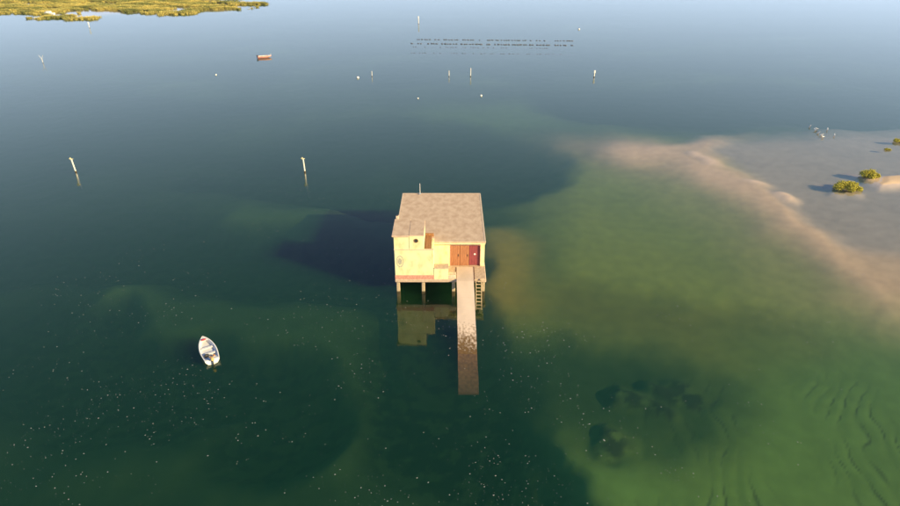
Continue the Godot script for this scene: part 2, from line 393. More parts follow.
func lagoon() -> void:
	broad.seed = 5
	broad.frequency = 0.035
	broad.fractal_octaves = 3
	fine.seed = 9
	fine.frequency = 0.55
	fine.fractal_octaves = 4
	for f in BED:
		var r := Rect2(f.line[0], Vector2.ZERO)
		for p in f.line:
			r = r.expand(p)
		boxes.append(r.grow(f.r + f.soft))
	# the floor: one sheet whose mesh widens with distance
	var zs := PackedFloat32Array([2600.0, 800.0, 250.0, 60.0, 10.0, -8.0])
	var z := -15.0
	while z > -330.0:
		zs.append(z)
		z *= 1.0075
	zs.append_array(PackedFloat32Array([-370.0, -450.0, -650.0, -1200.0, -2800.0]))
	var ss := PackedFloat32Array([-9.0, -3.0, -1.5])
	for i in 481:
		ss.append(-1.0 + i / 240.0)
	ss.append_array(PackedFloat32Array([1.5, 3.0, 9.0]))
	var verts := PackedVector3Array()
	var cols := PackedColorArray()
	var idx := PackedInt32Array()
	var w := ss.size()
	for zz in zs:
		for s in ss:
			var p := Vector2(s * (absf(zz) * 0.80 + 12.0), zz)
			var b := bed_at(p)
			verts.append(Vector3(p.x, b[0], p.y))
			cols.append(b[1])
	for j in zs.size() - 1:
		for i in w - 1:
			var a := j * w + i
			idx.append_array([a, a + w + 1, a + 1, a, a + w, a + w + 1])
	var arr := []
	arr.resize(Mesh.ARRAY_MAX)
	arr[Mesh.ARRAY_VERTEX] = verts
	arr[Mesh.ARRAY_COLOR] = cols
	arr[Mesh.ARRAY_INDEX] = idx
	var tool := SurfaceTool.new()
	tool.create_from_arrays(arr)
	tool.generate_normals()
	var bed := MeshInstance3D.new()
	bed.mesh = tool.commit()
	var m := plain(Color(1, 1, 1), 0.95)
	m.vertex_color_use_as_albedo = true
	bed.material_override = m
	bed.name = "lagoon_bed"
	bed.set_meta("kind", "structure")
	add_child(bed)

	# the suspended silt and algae in the water
	var silt := FogVolume.new()
	silt.name = "water_body"
	silt.shape = RenderingServer.FOG_VOLUME_SHAPE_BOX
	silt.size = Vector3(5600, 9.0, 5600)
	silt.position = Vector3(0, -4.51, 0)
	var fm := FogMaterial.new()
	fm.albedo = Color(0.02, 0.125, 0.042).linear_to_srgb()
	fm.density = 0.33
	silt.material = fm
	silt.set_meta("kind", "structure")
	add_child(silt)

	# its surface: calm, with faint wavelets
	var wm := StandardMaterial3D.new()
	wm.albedo_color = Color(1, 1, 1, 0.0)
	wm.transparency = BaseMaterial3D.TRANSPARENCY_ALPHA
	wm.roughness = 0.05
	wm.metallic_specular = 0.46
	wm.normal_enabled = true
	var nn := FastNoiseLite.new()
	nn.seed = 21
	nn.frequency = 0.02
	nn.fractal_octaves = 6
	var nt := NoiseTexture2D.new()
	nt.width = 1024
	nt.height = 1024
	nt.seamless = true
	nt.as_normal_map = true
	nt.bump_strength = 1.5
	nt.noise = nn
	wm.normal_texture = nt
	wm.normal_scale = 0.07
	wm.uv1_triplanar = true
	wm.uv1_world_triplanar = true
	wm.uv1_scale = Vector3(0.021, 0.021, 0.017)
	var pm := PlaneMesh.new()
	pm.size = Vector2(5600, 5600)
	var o := MeshInstance3D.new()
	o.mesh = pm
	o.material_override = wm
	o.name = "water"
	o.set_meta("kind", "structure")
	add_child(o)


# ---------------------------------------------------------------- the marsh island and the islet
func leaf_mesh(n: int, reach: float, tall: float, width: float, noise_seed: int) -> ArrayMesh:   # a tuft of blades
	var r := RandomNumberGenerator.new()
	r.seed = noise_seed
	begin()
	org = Vector3.ZERO
	for i in n:
		var a := r.randf() * TAU
		var out := Vector3(cos(a), 0, sin(a))
		var root := out * r.randf() * reach * 0.5
		var tip := root + out * reach * r.randf_range(0.2, 0.8) + Vector3.UP * tall * r.randf_range(0.6, 1.0)
		var side := Vector3(-out.z, 0, out.x) * width
		var mid := root.lerp(tip, 0.55) + Vector3.UP * tall * 0.12
		quad(root - side * 0.5, root + side * 0.5, mid + side, mid - side, Vector3(0, -9, 0))
		tri(mid - side, mid + side, tip, Vector3(0, -9, 0))
	return finish()

func marsh() -> void:
	var outline: Array = []
	for f in BED:
		if f.ground == "marsh":
			outline = f.line
	var places: Array[Transform3D] = []
	var tints: Array[Color] = []
	var r := RandomNumberGenerator.new()
	r.seed = 77
	var patch := FastNoiseLite.new()
	patch.seed = 41
	patch.frequency = 0.06
	patch.fractal_octaves = 5
	patch.fractal_gain = 0.65
	var tries := 0
	while places.size() < 38000 and tries < 200000:
		tries += 1
		var p := Vector2(r.randf_range(-190, -55), r.randf_range(-345, -205))
		var d := to_line(p, outline, true)
		var k := patch.get_noise_2d(p.x * 0.6, p.y)
		if d > 4.0 + k * 9.0 or k < -0.16 + clampf((d + 16.0) / 14.0, 0.0, 1.3) * 0.24:
			continue
		var b := bed_at(p)
		var s := r.randf_range(0.5, 1.15) * (1.0 + k * 0.7)
		places.append(Transform3D(Basis(Vector3.UP, r.randf() * TAU).scaled(Vector3(s * 1.3, s, s * 1.3)), Vector3(p.x, maxf(b[0], -0.2) - 0.02, p.y)))
		var yellow := clampf(0.5 + patch.get_noise_2d(p.x + 900.0, p.y * 1.7) * 1.6 + r.randf_range(-0.25, 0.25), 0.0, 1.0)
		tints.append(Color(0.19, 0.21, 0.05).lerp(Color(0.60, 0.50, 0.13), yellow))
	var mm := MultiMesh.new()
	mm.transform_format = MultiMesh.TRANSFORM_3D
	mm.use_colors = true
	mm.mesh = leaf_mesh(22, 0.75, 0.85, 0.035, 3)
	mm.instance_count = places.size()
	for i in places.size():
		mm.set_instance_transform(i, places[i])
		mm.set_instance_color(i, tints[i])
	var m := plain(Color(1, 1, 1), 0.8)
	m.vertex_color_use_as_albedo = true
	var o := MultiMeshInstance3D.new()
	o.multimesh = mm
	o.material_override = m
	o.name = "marsh_grass"
	o.set_meta("kind", "stuff")
	o.set_meta("label", "yellow-green marsh grass covering the low island")
	o.set_meta("category", "grass")
	add_child(o)

func bush(at: Vector3, lumps: Array, leaves: int, label: String, noise_seed: int) -> void:
	var r := RandomNumberGenerator.new()
	r.seed = noise_seed
	var t := thing("shrub", label, "shrub", at, "low shrubs on the sand islet")
	begin()
	for l in lumps:
		for k in 3:
			var tip: Vector3 = at + l[0] + Vector3(r.randf_range(-0.5, 0.5) * l[1], r.randf_range(0.0, 0.5) * l[1], r.randf_range(-0.5, 0.5) * l[1])
			var foot: Vector3 = at + Vector3(l[0].x * 0.6, 0.0, l[0].z * 0.6)
			tube(foot + Vector3.DOWN * 0.15, tip, 0.03, 0.008, 5)
	part("stem", M.wood, t)
	begin()
	for i in leaves:
		var l: Array = lumps[r.randi() % lumps.size()]
		var dir := Vector3(r.randfn(), r.randfn(), r.randfn()).normalized()
		var rad := pow(r.randf(), 0.45) * (1.0 + 0.22 * sin(dir.x * 7.0 + noise_seed) * cos(dir.z * 6.0))
		var c: Vector3 = at + l[0] + Vector3(dir.x * l[1], dir.y * l[1] * 0.72, dir.z * l[1]) * rad
		if c.y < maxf(at.y, 0.0) + 0.02:
			continue
		var u := Vector3(r.randfn(), r.randfn() * 0.6, r.randfn()).normalized()
		var v := u.cross(Vector3(r.randfn(), r.randfn(), r.randfn())).normalized()
		var s := r.randf_range(0.035, 0.075)
		var g := r.randf()
		st.set_color(Color(0.30, 0.31, 0.04).lerp(Color(0.70, 0.60, 0.09), g))
		tri(c - v * s * 0.5, c + v * s * 0.5, c + u * s * 1.6, at + Vector3.DOWN)
		tri(c - v * s * 0.5, c + v * s * 0.5, c - u * s * 1.6, at + Vector3.DOWN)
	var m := plain(Color(1, 1, 1), 0.75)
	m.vertex_color_use_as_albedo = true
	m.backlight_enabled = true
	m.backlight = Color(0.5, 0.5, 0.2)
	part("crown", m, t)

func islet_bushes() -> void:
	bush(Vector3(47.4, -0.12, -69.2), [[Vector3(-1.0, 0.35, 0.2), 0.62], [Vector3(-0.35, 0.5, -0.15), 0.72], [Vector3(0.4, 0.45, 0.35), 0.66], [Vector3(0.95, 0.4, -0.2), 0.6], [Vector3(0.1, 0.35, 0.8), 0.55], [Vector3(1.1, 0.25, 0.7), 0.45], [Vector3(0.9, 0.3, -1.0), 0.45]], 9000, "wide low shrub of many clumps beside the sand islet", 3)
	bush(Vector3(52.3, -0.02, -73.0), [[Vector3(-0.45, 0.4, 0.0), 0.62], [Vector3(0.3, 0.45, -0.15), 0.66], [Vector3(0.1, 0.3, 0.5), 0.5], [Vector3(0.85, 0.25, 0.3), 0.42]], 5500, "compact rounded shrub at the tip of the sand islet", 4)
	bush(Vector3(61.2, -0.05, -83.4), [[Vector3(-0.15, 0.12, 0.0), 0.26], [Vector3(0.2, 0.1, 0.1), 0.22]], 900, "tiny dark shrub standing alone in shallow water", 5)
	bush(Vector3(65.0, 0.0, -87.0), [[Vector3(-0.3, 0.2, 0.0), 0.4], [Vector3(0.3, 0.2, 0.1), 0.4], [Vector3(0.9, 0.2, 0.1), 0.4]], 2500, "small yellow-green shrub in the water beyond the tiny dark one", 6)


# ---------------------------------------------------------------- the house
func house() -> void:
	var t := thing("stilt_house", "pale yellow house with a flat tan roof standing on concrete stilts", "house", Vector3(-0.8, 0, -51.6))
	var ZF := -45.3      # front of the projecting block and of the deck
	var ZW := -47.6      # front wall of the main house
	var ZB := -57.6
	var XL := -4.62
	var XR := 3.0
	# stilts
	for z in [-45.55, -48.6, -51.6, -54.6, -57.4]:
		for x in [-4.42, -2.28, 0.3, 2.82]:
			begin()
			box(Vector3(x - 0.14, -0.02, z - 0.14), Vector3(x + 0.14, 1.1, z + 0.14), 0.03)
			var pl := part("stilt", M.pile, t)
			begin()
			box(Vector3(x - 0.155, -4.5, z - 0.155), Vector3(x + 0.155, 0.16, z + 0.155), 0.03)
			part("tide_band", M.weedy, pl)
	# slab
	begin()
	box(Vector3(XL - 0.03, 1.1, ZB - 0.03), Vector3(XR + 0.06, 1.40, ZF + 0.04), 0.04)
	var slab := part("deck_slab", M.deck, t)
	begin()
	for x in [-4.42, -2.28, 0.3, 2.82]:
		box(Vector3(x - 0.11, 0.86, ZB + 0.1), Vector3(x + 0.11, 1.105, ZF - 0.08), 0.02)
	part("floor_beam", M.pile, slab)
	# main walls (a wall on every side, 0.2 thick; the front one is open at the doors)
	begin()
	box(Vector3(XL, 1.39, ZB), Vector3(XL + 0.2, 3.86, ZW - 0.2), 0.015)
	part("wall", M.wall, t)
	begin()
	box(Vector3(XR - 0.2, 1.39, ZB), Vector3(XR, 3.86, ZW - 0.2), 0.015)
	part("wall", M.wall, t)
	begin()
	box(Vector3(XL + 0.2, 1.39, ZB), Vector3(XR - 0.2, 3.86, ZB + 0.2), 0.015)
	part("wall", M.wall, t)
	begin()
	box(Vector3(XL, 1.39, ZW - 0.2), Vector3(0.04, 3.86, ZW), 0.015)
	box(Vector3(2.62, 1.39, ZW - 0.2), Vector3(XR, 3.86, ZW), 0.015)
	box(Vector3(0.041, 3.44, ZW - 0.2), Vector3(2.619, 3.86, ZW - 0.003), 0.01)
	part("front_wall", M.wall, t)
	# doors
	var edges := [0.05, 0.86, 1.66, 2.61]
	for i in 3:
		begin()
		var inset := 0.07 if i < 2 else 0.13
		box(Vector3(edges[i] + 0.012, 1.41, ZW - inset - 0.05), Vector3(edges[i + 1] - 0.012, 3.43, ZW - inset), 0.012)
		for k in 4:   # boards of the leaf
			var bw: float = (edges[i + 1] - edges[i] - 0.04) / 4.0
			box(Vector3(edges[i] + 0.02 + bw * k + 0.008, 1.44, ZW - inset), Vector3(edges[i] + 0.02 + bw * (k + 1) - 0.008, 3.40, ZW - inset + 0.018), 0.006)
		var d := part("door_leaf", M.door if i < 2 else M.door_dark, t)
		if i == 2:
			d.set_meta("label", "darker maroon door leaf with a small white plate")
			begin()
			tube(Vector3(2.16, 2.52, ZW - inset + 0.018), Vector3(2.16, 2.52, ZW - inset + 0.035), 0.09, 0.085, 14)
			part("plate", M.white, d)
		else:
			begin()
			box(Vector3(edges[i + 1] - 0.14, 2.35, ZW - inset + 0.018), Vector3(edges[i + 1] - 0.10, 2.55, ZW - inset + 0.06), 0.01)
			part("handle", M.dark, d)
	begin()
	box(Vector3(0.0, 1.4, ZW - 0.02), Vector3(0.05, 3.5, ZW + 0.02), 0.01)
	box(Vector3(2.61, 1.4, ZW - 0.02), Vector3(2.66, 3.5, ZW + 0.02), 0.01)
	box(Vector3(0.052, 3.43, ZW - 0.02), Vector3(2.608, 3.5, ZW + 0.018), 0.01)
	part("door_frame", M.pink, t)
	# main roof
	begin()
	box(Vector3(XL - 0.16, 3.862, ZB - 0.38), Vector3(XR + 0.07, 4.0, ZW + 0.42), 0.03)
	var roof := part("roof", M.roof, t)
	for k in [[Vector3(XR - 0.06, 4.0, ZB - 0.36), Vector3(XR + 0.06, 4.014, ZW + 0.41)], [Vector3(XL - 0.15, 4.0, ZB - 0.36), Vector3(XL - 0.05, 4.012, -48.2)], [Vector3(XL - 0.04, 4.0, ZB - 0.37), Vector3(XR - 0.07, 4.013, ZB - 0.26)]]:
		begin()
		box(k[0], k[1], 0.012)
		part("coping", M.coping, roof)
	begin()
	box(Vector3(XL - 0.1, 3.70, ZW), Vector3(XR + 0.03, 3.864, ZW + 0.36), 0.02)
	part("eave", M.wall, roof)
	# antenna on the far edge of the roof
	begin()
	tube(Vector3(-3.0, 3.9, -57.7), Vector3(-3.0, 5.15, -57.7), 0.03, 0.02, 8)
	var an := part("antenna", M.white, t)
	begin()
	box(Vector3(-3.1, 4.0, -57.8), Vector3(-2.9, 4.07, -57.6), 0.01)
	part("foot", M.metal, an)
	# projecting block: lower walls, open stair well beside the upper box
	begin()
	box(Vector3(XL, 1.39, ZF - 0.2), Vector3(-1.36, 4.22, ZF), 0.03)
	var block := part("block_front_wall", M.wall, t)
	begin()
	box(Vector3(-1.56, 1.39, ZW + 0.002), Vector3(-1.36, 4.12, ZF - 0.202), 0.015)
	part("block_side_wall", M.wall, t)
	begin()
	box(Vector3(XL, 1.39, ZW + 0.002), Vector3(XL + 0.2, 4.22, ZF - 0.202), 0.015)
	part("block_side_wall", M.wall, t)
	begin()
	box(Vector3(XL - 0.012, 1.41, ZF - 0.19), Vector3(-1.35, 1.80, ZF + 0.022), 0.012)
	part("plinth", M.pink, block)
	# round faded painted emblem on the lower wall
	begin()
	for i in 28:
		var a0 := TAU * i / 28.0
		var a1 := TAU * (i + 1) / 28.0
		var c := Vector3(-4.17, 3.12, ZF + 0.004)
		for ring in [[0.30, 0.37], [0.0, 0.2]]:
			var rr := func(a: float, k: float) -> Vector3: return c + Vector3(cos(a) * k * 0.86, sin(a) * k * 1.5, 0)
			quad(rr.call(a0, ring[0]), rr.call(a1, ring[0]), rr.call(a1, ring[1]), rr.call(a0, ring[1]), c + Vector3(0, 0, -1))
	for i in 5:
		var x := -4.36 + i * 0.085
		beam(Vector3(x, 2.75 + 0.07 * absf(i - 2), ZF + 0.003), Vector3(x, 3.5 - 0.07 * absf(i - 2), ZF + 0.003), 0.028, 0.004)
	var em := part("painted_emblem", M.grey_paint, block)
	em.set_meta("label", "faded grey oval emblem painted on the yellow wall")
	# upper box over the left of the block
	begin()
	box(Vector3(XL, 4.20, -48.3), Vector3(-3.36, 5.40, ZF - 0.01), 0.02)
	var up := part("upper_wall", M.wall, t)
	begin()
	box(Vector3(-3.355, 4.215, -48.1), Vector3(-2.15, 5.45, ZF + 0.012), 0.02)
	part("upper_wall", M.wall, t)
	begin()
	box(Vector3(XL - 0.14, 5.40, -48.5), Vector3(-3.362, 5.53, ZF + 0.08), 0.02)
	part("upper_roof", M.roof, t)
	begin()
	box(Vector3(-3.36, 5.45, -48.2), Vector3(-2.12, 5.545, ZF + 0.02), 0.02)
	part("upper_roof", M.roof, t)
	begin()
	box(Vector3(XL - 0.02, 4.20, ZF - 0.05), Vector3(-1.34, 4.27, ZF + 0.045), 0.012)
	part("string_course", M.coping, block)
	begin()
	tube(Vector3(-2.78, 5.06, ZF + 0.005), Vector3(-2.78, 5.06, ZF + 0.03), 0.15, 0.15, 16)
	var vent := part("round_vent", M.dark, up)
	begin()
	for i in 16:
		var a0 := TAU * i / 16.0
		var a1 := TAU * (i + 1) / 16.0
		var c := Vector3(-2.78, 5.06, ZF + 0.04)
		quad(c + Vector3(cos(a0), sin(a0), 0) * 0.15, c + Vector3(cos(a1), sin(a1), 0) * 0.15, c + Vector3(cos(a1), sin(a1), 0) * 0.19, c + Vector3(cos(a0), sin(a0), 0) * 0.19, c + Vector3(0, 0, -1))
	part("rim", M.wood, vent)
	# small boarded terrace beside the upper box
	for i in 5:
		begin()
		box(Vector3(-2.14 + i * 0.116, 3.98, ZW - 0.55), Vector3(-2.03 + i * 0.116, 4.10 + 0.008 * (i % 2), ZF - 0.21), 0.01)
		part("terrace_board", M.wood, t)
	begin()
	box(Vector3(-2.14, 4.0, ZW - 0.68), Vector3(-1.40, 4.30, ZW - 0.56), 0.01)
	part("added_back_board", M.wood, t)  # upright board added to give the dark shade line behind the terrace
	# chimney pipe at the upper box's far corner
	begin()
	box(Vector3(-4.66, 4.0, -48.85), Vector3(-4.44, 5.75, -48.6), 0.02)
	var ch := part("chimney", M.coping, t)
	begin()
	box(Vector3(-4.63, 5.752, -48.82), Vector3(-4.47, 5.80, -48.63), 0.01)
	part("flue", M.dark, ch)
	# low wall at the edge of the deck
	begin()
	box(Vector3(-1.355, 1.395, -46.0), Vector3(-0.15, 2.42, ZF + 0.02), 0.02)
	var lw := part("low_wall", M.wall, t)
	begin()
	box(Vector3(-1.345, 2.42, -46.03), Vector3(-0.12, 2.50, ZF + 0.05), 0.02)
	part("wall_cap", M.deck, lw)
	begin()
	box(Vector3(-0.148, 1.395, -45.9), Vector3(0.50, 1.78, ZF + 0.015), 0.03)
	part("step", M.cream, t)
	begin()
	box(Vector3(2.1, 1.40, -47.4), Vector3(3.02, 1.47, ZF + 0.02), 0.03)
	part("deck_kerb", M.deck, t)


func slope_y(z: float) -> float:
	return 1.47 - maxf(0.0, z + 44.9) * 0.182

func ramp_face(a: Vector3, b: Vector3, c: Vector3, away: Vector3) -> void:   # concrete with ragged algae growing over the tidal end
	var p := (a + b + c) / 3.0
	var n := fine.get_noise_2d(p.x * 7.0 + 31.0, p.z * 5.0) + 0.5 * fine.get_noise_2d(p.x * 1.3, p.z * 1.1 + 60.0)
	var cover := clampf((0.36 - p.y) / 0.34 + 0.42 + n * 1.0, 0.0, 1.0)
	var dirt := fine.get_noise_2d(p.x * 0.9 + 400.0, p.z * 0.5)
	var col := Color(0.68, 0.55, 0.45) * (1.0 + 0.18 * dirt)
	var algae := Color(0.13, 0.075, 0.027)
	st.set_color(col.lerp(algae * (1.0 + 0.5 * n), cover))
	tri(a, b, c, away)

func ramp() -> void:
	var t := thing("boat_ramp", "narrow concrete boat ramp sloping from the house deck into the water", "ramp", Vector3(1.28, 0, -41.0))
	var n := 22
	var z0 := -47.3
	var z1 := -33.3
	var xa := 0.58
	var xb := 2.0
	# each cast length of the ramp
	var bounds := []
	for i in n + 1:
		bounds.append(lerpf(z0, z1, float(i) / n))
	for i in n:
		var a: float = bounds[i]
		var b: float = bounds[i + 1] - 0.012
		var wob := rng.randf_range(-0.012, 0.012)
		begin()
		var x0 := xa + wob
		var nx := 12
		var nz := 6
		for j in nz:
			for k in nx:
				var g := []
				for e in [[0, 0], [1, 0], [1, 1], [0, 1]]:
					var zz := lerpf(a, b, float(j + e[1]) / nz)
					g.append(Vector3(lerpf(x0, x0 + xb - xa, float(k + e[0]) / nx), slope_y(zz), zz))
				for e in [[0, 1, 2], [0, 2, 3]]:
					ramp_face(g[e[0]], g[e[1]], g[e[2]], Vector3(1.2, -50, -40))
		for x in [x0, x0 + xb - xa]:
			for j in nz:
				var za := lerpf(a, b, float(j) / nz)
				var zb := lerpf(a, b, float(j + 1) / nz)
				var q := [Vector3(x, slope_y(za), za), Vector3(x, slope_y(zb), zb), Vector3(x, slope_y(zb) - 0.2, zb), Vector3(x, slope_y(za) - 0.2, za)]
				ramp_face(q[0], q[1], q[2], Vector3(1.29, 0, za))
				ramp_face(q[0], q[2], q[3], Vector3(1.29, 0, za))
		for z in [a, b]:
			var q := [Vector3(x0, slope_y(z), z), Vector3(x0 + xb - xa, slope_y(z), z), Vector3(x0 + xb - xa, slope_y(z) - 0.2, z), Vector3(x0, slope_y(z) - 0.2, z)]
			ramp_face(q[0], q[1], q[2], Vector3(1.29, slope_y(z), (a + b) / 2))
			ramp_face(q[0], q[2], q[3], Vector3(1.29, slope_y(z), (a + b) / 2))
		var u := [Vector3(x0, slope_y(a) - 0.2, a), Vector3(x0 + xb - xa, slope_y(a) - 0.2, a), Vector3(x0 + xb - xa, slope_y(b) - 0.2, b), Vector3(x0, slope_y(b) - 0.2, b)]
		ramp_face(u[0], u[1], u[2], Vector3(1.2, 50, -40))
		ramp_face(u[0], u[2], u[3], Vector3(1.2, 50, -40))
		part("slab", M.ramp, t)
	for z in [-43.0, -40.2]:
		for x in [0.75, 1.83]:
			begin()
			box(Vector3(x - 0.12, -4.5, z - 0.12), Vector3(x + 0.12, slope_y(z) - 0.17, z + 0.12), 0.02)
			part("support", M.weedy, t)


func ladder() -> void:
	var t := thing("ladder", "steep wooden ladder from the deck edge down into the water", "ladder", Vector3(2.4, 0, -44.6))
	var top := Vector3(0, 1.52, -45.2)
	var foot := Vector3(0, -0.55, -43.5)
	for x in [2.19, 2.64]:
		begin()
		beam(Vector3(x, top.y, top.z), Vector3(x, foot.y, foot.z), 0.06, 0.10)
		part("rail", M.pile, t)
	for i in 9:
		var p := top.lerp(foot, (i + 0.7) / 9.2)
		begin()
		beam(Vector3(2.22, p.y, p.z), Vector3(2.61, p.y, p.z), 0.12, 0.035, Vector3(0, 0, 1))
		part("rung", M.pile, t)


# ---------------------------------------------------------------- boats
func hull(length: float, width: float, tall: float, draft: float, m_out: Material, m_in: Material, t: Node3D) -> void:
	# stations from stern (z = +length/2) to bow; the inside is a real well
	var rows := []
	var n := 18
	for i in n + 1:
		var f := float(i) / n
		var z := length * (0.5 - f)
		var w := width / 2 * (0.80 + 0.20 * sin(minf(f * 1.9, 1.0) * PI / 2)) * pow(maxf(1.0 - pow(f, 3.6), 0.0), 0.85)
		w = maxf(w, 0.012)
		var y := tall * (1.0 + 0.28 * f * f)
		var keel := -draft * (1.0 - pow(f, 5.0)) + tall * 0.75 * pow(f, 5.0)
		var rim := minf(0.09, w * 0.5)
		var fl := maxf(tall * 0.42, keel + 0.05)
		var r := [Vector3(0, keel, z), Vector3(w * 0.62, keel + 0.10, z), Vector3(w * 0.93, y * 0.55, z), Vector3(w, y, z), Vector3(w - rim * 0.2, y + 0.02, z), Vector3(w - rim, y, z), Vector3((w - rim) * 0.92, lerpf(fl, y, 0.35), z), Vector3((w - rim) * 0.75, fl, z), Vector3(0, fl, z)]
		if i == 0:
			pass
		rows.append(r)
	begin()
	st.set_smooth_group(0)
	for i in n:
		for k in 5:
			for s in [1.0, -1.0]:
				var f := Vector3(s, 1, 1)
				var away := Vector3(0, tall * 0.4, rows[i][0].z) if k < 3 else Vector3(rows[i][4].x * s, -1, rows[i][0].z)
				quad(rows[i][k] * f + org, rows[i][k + 1] * f + org, rows[i + 1][k + 1] * f + org, rows[i + 1][k] * f + org, away + org)
	part("hull", m_out, t)
	begin()
	for i in range(1, n):
		for k in range(5, 8):
			for s in [1.0, -1.0]:
				var f := Vector3(s, 1, 1)
				quad(rows[i][k] * f + org, rows[i][k + 1] * f + org, rows[i + 1][k + 1] * f + org, rows[i + 1][k] * f + org, Vector3(0, -3, 0) + org)
	part("inner_floor", m_in, t)
	begin()
	var z := length / 2
	var z2: float = rows[1][0].z
	for s in [1.0, -1.0]:
		var f := Vector3(s, 1, 1)
		for k in [0, 1, 2]:
			tri(rows[0][k] * f + org, rows[0][k + 1] * f + org, Vector3(0, tall, z) + org, Vector3(0, 0, -9) + org)
		quad(rows[0][3] * f + org, Vector3(0, tall + 0.001, z) + org, Vector3(0, tall + 0.001, z2) + org, rows[1][3] * f + org, Vector3(0, -9, 0) + org)
		for k in range(5, 8):
			tri(rows[1][k] * f + org, rows[1][k + 1] * f + org, Vector3(0, tall, z2) + org, Vector3(0, 0, 9) + org)
	part("transom", m_out, t)

func outboard(t: Node3D, z: float, y: float, m: Material) -> void:
	begin()
	box(Vector3(-0.13, y + 0.10, z + 0.02) + org, Vector3(0.13, y + 0.42, z + 0.36) + org, 0.06)
	var o := part("outboard_motor", m, t)
	begin()
	box(Vector3(-0.05, y - 0.75, z + 0.08) + org, Vector3(0.05, y + 0.12, z + 0.24) + org, 0.02)
	box(Vector3(-0.09, y - 0.1, z - 0.06) + org, Vector3(0.09, y + 0.1, z + 0.1) + org, 0.02)
	part("shaft", M.dark, o)
	begin()
	beam(Vector3(0, y + 0.25, z + 0.05) + org, Vector3(0.05, y + 0.32, z - 0.4) + org, 0.04, 0.04)
	part("tiller", M.dark, o)

func white_skiff() -> void:
	var at := Vector3(-17.9, 0.0, -37.1)
	var t := thing("skiff", "open white skiff with a small outboard motor, floating alone", "boat", at)
	hull(4.0, 1.6, 0.42, 0.16, M.white, M.boat_floor, t)
	for b in [[-0.25, 0.52], [0.75, 0.56]]:
		begin()
		box(Vector3(-b[1], 0.27, b[0] - 0.14) + at, Vector3(b[1], 0.32, b[0] + 0.14) + at, 0.015)
		part("bench", M.white, t)
	begin()
	box(Vector3(-0.6, 0.25, 1.42) + at, Vector3(0.6, 0.34, 1.76) + at, 0.02)
	part("stern_seat", M.white, t)
	begin()     # foredeck
	var pts := [Vector3(0, 0.54, -1.93), Vector3(0.27, 0.50, -1.62), Vector3(0.47, 0.475, -1.2), Vector3(-0.47, 0.475, -1.2), Vector3(-0.27, 0.50, -1.62)]
	for k in 5:
		tri(Vector3(0, 0.52, -1.5) + at, pts[k] + at, pts[(k + 1) % 5] + at, Vector3(0, -5, 0) + at)
	part("foredeck", M.white, t)
	begin()
	ball(Vector3(-0.04, 0.54, -1.36) + at, Vector3(0.24, 0.07, 0.13), 14)
	part("red_mat", M.red, t)
	begin()
	ball(Vector3(-0.30, 0.42, 1.15) + at, Vector3(0.24, 0.16, 0.14), 14)
	box(Vector3(-0.52, 0.30, 1.1) + at, Vector3(-0.12, 0.42, 1.3) + at, 0.04)
	part("black_bag", M.dark, t)
	begin()
	ball(Vector3(0.28, 0.36, 1.35) + at, Vector3(0.12, 0.1, 0.12), 12)
	part("fuel_can", M.wood, t)
	begin()
	ball(Vector3(-0.02, 0.38, 1.5) + at, Vector3(0.14, 0.08, 0.1), 12)
	part("rope_coil", M.wood, t)
	outboard(t, 2.0, 0.36, M.brass)
	t.rotation.y = 0.54
	t.scale = Vector3.ONE * 0.80

func red_boat() -> void:
	var at := Vector3(-43.7, 0.0, -150.8)
	var t := thing("dinghy", "small red-hulled boat with pale inside and dark motor, far out", "boat", at)
	hull(3.6, 1.5, 0.5, 0.15, M.red_hull, M.pale_pink, t)
	for z in [-0.4, 0.7]:
		begin()
		box(Vector3(-0.5, 0.38, z - 0.15) + at, Vector3(0.5, 0.45, z + 0.15) + at, 0.015)
		part("bench", M.pale_pink, t)
	begin()
	box(Vector3(-0.35, 0.5, -1.5) + at, Vector3(0.35, 0.62, -0.9) + at, 0.03)
	part("foredeck", M.white, t)
	begin()
	tube(Vector3(0, 0.5, -1.6) + at, Vector3(0, 1.0, -1.75) + at, 0.06, 0.04, 8)
	part("bow_post", M.white, t)
	outboard(t, 1.8, 0.42, M.dark)
	t.rotation.y = -1.25
	t.scale = Vector3.ONE * 0.85

func marsh_boat() -> void:
	var at := Vector3(-139.0, 0.0, -229.0)
	var t := thing("cabin_boat", "white cabin boat moored against the marsh grass", "boat", at)
	hull(3.6, 1.5, 0.6, 0.2, M.white, M.boat_floor, t)
	begin()
	box(Vector3(-0.55, 0.4, -0.9) + at, Vector3(0.55, 1.15, 0.6) + at, 0.06)
	var c := part("cabin", M.white, t)
	begin()
	box(Vector3(0.551, 0.75, -0.7) + at, Vector3(0.565, 1.02, 0.4) + at, 0.005)
	part("window", M.dark, c)
	t.rotation.y = 1.5


